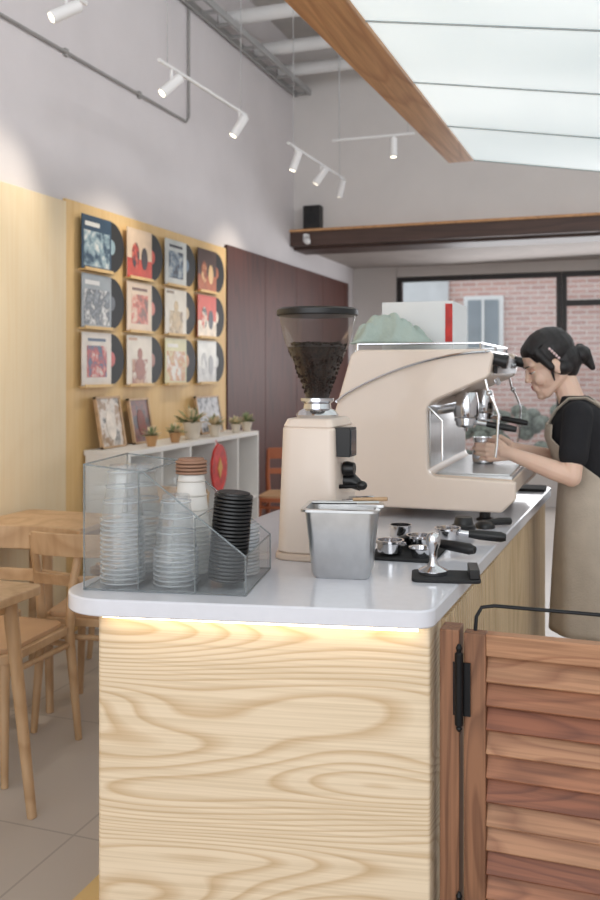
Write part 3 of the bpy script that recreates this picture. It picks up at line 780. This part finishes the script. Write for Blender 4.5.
def hand(mb,w,xd,zd,side):
    xd=Vector(xd).normalized(); zd=Vector(zd); zd=(zd-xd*zd.dot(xd)).normalized(); yd=zd.cross(xd)*side
    def q(a,b_,c): return w+xd*a+yd*b_+zd*c
    fl=[(.026,.078,(.040,.025,.019),.0082),(.009,.082,(.044,.028,.020),.0084),(-.009,.079,(.041,.026,.019),.008),(-.026,.072,(.032,.020,.016),.0072)]
    mb.ell(q(.042,0,0),(.042,.033,.013),M_skin,R=Matrix((xd,yd,zd)).transposed())
    for (oy,kx,ls,r) in fl:
        mb.cap(q(.008,oy*.6,0),q(kx,oy,0),.0125,.0105,M_skin,seg=10)
        p=q(kx,oy,0); ang=.35
        for k,L in enumerate(ls):
            dd=xd*math.cos(ang)-zd*math.sin(ang); p2=p+dd*L
            mb.cap(p,p2,r*(1.04-.09*k),r*(.96-.09*k),M_skin,seg=10); p=p2; ang+=.62
    a=q(.018,.022,-.004); b_=q(.045,.042,-.014); c=q(.066,.043,-.030); d_=q(.084,.036,-.043)
    mb.cap(a,b_,.014,.0105,M_skin,seg=10); mb.cap(b_,c,.0105,.009,M_skin,seg=10); mb.cap(c,d_,.009,.0075,M_skin,seg=10)
for s_ in (-1,1):
    mb=MB()
    mb.cap(SH[s_],EL[s_],.042,.036,M_skin); 
    mid=EL[s_]+(WR[s_]-EL[s_])*.3
    mb.cap(EL[s_],mid,.035,.036,M_skin); mb.cap(mid,WR[s_],.036,.023,M_skin)
    mb.cap(WR[s_],WR[s_]+Vector((-.02,0,0)),.022,.019,M_skin)
    xd=Vector((-1,-.1 if s_>0 else .12,0)).normalized(); zd=Vector((0,s_,0)); zz=(zd-xd*zd.dot(xd)).normalized()
    side=1 if zz.cross(xd).z>0 else -1
    hand(mb,WR[s_],xd,zz,side)
    blob(mb,'arm_left' if s_<0 else 'arm_right',.003,3,par)
mb=MB()
for s_ in (-1,1):
    mb.ell((.0715,s_*.030,-.003),(.010,.0125,.0065),M_eyew,HEAD); mb.ell((.0795,s_*.031,-.006),(.003,.005,.004),M_iris,HEAD)
    mb.ell((.0720,s_*.030,.0005),(.0112,.0140,.0066),M_lid,HEAD)
    mb.cap((.0825,s_*.020,-.004),(.0755,s_*.042,-.003),.0014,.0012,M_hair,HEAD)
    mb.cap((.0855,s_*.016,.020),(.0775,s_*.043,.022),.0019,.0012,M_hair,HEAD)
mb.ell((.0895,0,-.058),(.0045,.013,.0038),M_lip,HEAD); mb.ell((.0880,0,-.066),(.005,.011,.0045),M_lip,HEAD)
mb.finish('face_details',parent=par)
mb=MB()
mb.ell((-.024,0,.043),(.098,.085,.083),M_hair,HEAD)
mb.ell((-.055,0,-.005),(.066,.078,.085),M_hair,HEAD)
mb.ell((.024,0,.066),(.054,.066,.044),M_hair,HEAD)
for s_ in (-1,1):
    mb.cap((.036,s_*.062,.055),(.012,s_*.074,-.01),.020,.014,M_hair,HEAD)
    mb.cap((.012,s_*.074,-.01),(.020,s_*.068,-.060),.008,.003,M_hair,HEAD)
    mb.cap((.056,s_*.025,.074),(.046,s_*.060,.032),.014,.010,M_hair,HEAD)
    mb.cap((-.03,s_*.06,-.03),(-.085,s_*.02,-.035),.03,.03,M_hair,HEAD)
for i in range(26):
    t=-1.2+2.4*i/25
    pts=[]
    for q in range(7):
        u=q/6; ph=.9-1.9*u
        x=-.024+.099*math.sin(ph+.15); zz_=.043+.084*math.cos(ph+.15)*math.cos(t*(1-.35*u)); yy=.086*math.sin(t*(1-.5*u))*(.55+.45*math.cos(ph))
        pts.append((x,yy,zz_))
    mb.sweep(pts,[.002,.0045,.005,.005,.005,.0045,.003],M_hair,6,HEAD)
mb.ell((-.128,0,-.020),(.034,.040,.036),M_hair,HEAD)
mb.cap((-.138,.0,-.02),(-.145,.01,-.080),.03,.012,M_hair,HEAD); mb.cap((-.14,-.02,.0),(-.160,-.03,-.055),.02,.007,M_hair,HEAD)
blob(mb,'hair',.003,1,par)
mb=MB(); M_clip=P('pearl_hairclip',(235,205,205),.3)
for k in range(5): mb.ell((-.005-.012*k*.4,.088-.001*k,.055-.011*k),.0055,M_clip,HEAD,10,8)
mb.finish('hairclip',parent=par)
mb=MB(); loft(mb,[(.80,-.085+DX,YW,.115,.168),(.87,-.085+DX,YW,.119,.170),(.93,-.085+DX,YW,.110,.160)],M_pants)
for s_ in (-1,1):
    mb.cap((-.085+DX,YW+s_*.082,.83),(-.085+DX,YW+s_*.088,.47),.090,.063,M_pants); mb.cap((-.085+DX,YW+s_*.088,.47),(-.07,YW+s_*.09,.10),.063,.048,M_pants)
blob(mb,'trousers',.009,4,par)
mb=MB()
for s_ in (-1,1):
    mb.cap((-.055,YW+s_*.09,.05),(-.17,YW+s_*.10,.035),.044,.035,M_shoe); mb.cap((-.06,YW+s_*.09,.08),(-.065,YW+s_*.09,.10),.042,.042,M_shoe)
    mb.box((-.21,YW+s_*.097-.04,0.001),(-.015,YW+s_*.097+.04,.025),M_shoe)
blob(mb,'shoes',.006,4,par)
mb=MB(); vs=[];fs=[]; na=40; zs=[.50+.025*i for i in range(31)]
for z in zs:
    if z>=.84: c,rx,ry=tor(z)
    else:
        k=(.84-z)/.34; c,rx,ry=-.085+DX,.122+.02*k,.172+.015*k
    half=math.radians(122) if z<1.03 else math.radians(122-78*min(1,(z-1.03)/.17))
    for i in range(na+1):
        a=math.pi-half+2*half*i/na
        fold=1+.022*math.sin(a*9+z*3)*max(0,min(1,(1.05-z)*3)); off=.016
        cc=math.cos(a); ss=math.sin(a)
        vs.append((c+(rx*fold+off)*math.copysign(abs(cc)**.85,cc),YW+(ry*fold+off)*math.copysign(abs(ss)**.85,ss),z))
for j in range(len(zs)-1):
    for i in range(na): a=j*(na+1)+i; fs.append((a,a+1,a+na+2,a+na+1))
mb.add(vs,fs,M_apron); ob=mb.finish('apron',angle=180,parent=par); so_=ob.modifiers.new('s','SOLIDIFY'); so_.thickness=.004; so_.offset=1
mb=MB()
for s_ in (-1,1):
    mb.sweep([(x_+DX-.012,y_,z_) for x_,y_,z_ in [(-.235,YW+s_*.085,1.245),(-.205,YW+s_*.09,1.30),(-.16,YW+s_*.085,1.342),(-.10,YW+s_*.075,1.345),(-.045,YW+s_*.06,1.31),(-.005,YW+s_*.02,1.24),(.008,YW-s_*.03,1.15),(.012,YW-s_*.09,1.05)]],.013,M_apron,8,flat=.4)
mb.sweep([(-.02,YW-.155,1.03),(.005,YW-.08,1.03),(.015,YW,1.03),(.005,YW+.08,1.03),(-.02,YW+.155,1.03)],.012,M_apron,8,flat=.4)
mb.finish('apron_straps',parent=par)

# ---------------------------------------------------------------- lights
w=D.worlds.new('World'); S.world=w; w.use_nodes=True; bg=w.node_tree.nodes['Background']; bg.inputs[0].default_value=(.92,.96,1,1); bg.inputs[1].default_value=1.35
def area(name,loc,tgt,sx,sy,e,col=(1,1,1)):
    l=D.lights.new(name,'AREA'); l.shape='RECTANGLE'; l.size=sx; l.size_y=sy; l.energy=e; l.color=col
    o=D.objects.new(name,l); S.collection.objects.link(o); o.location=loc; o.rotation_euler=(Vector(tgt)-Vector(loc)).to_track_quat('-Z','Y').to_euler(); return o
area('camera_side_fill',(-.2,-2.3,2.2),(-.8,3,1.2),5,2.6,68,(.95,.97,1))  # unseen area light added behind the camera to brighten the counter side
area('upper_wall_fill',(3.0,3.5,3.8),(-2.8,4.5,3.3),5,.9,140,(.95,.97,1))  # unseen area light added high on the right to lift the upper walls
area('rear_daylight',(0,9.6,1.7),(-1,4,1.2),3.5,1.4,60,(.95,.97,1))

# ---------------------------------------------------------------- camera
cam=D.cameras.new('camera'); co=D.objects.new('camera',cam); S.collection.objects.link(co); S.camera=co
cam.sensor_width=36; cam.lens=36; cam.shift_y=-78/900
co.location=(0,0,1.44); co.rotation_euler=(math.radians(90),0,math.radians(19.57))
cam.dof.use_dof=True; cam.dof.focus_distance=2.15; cam.dof.aperture_fstop=4.5
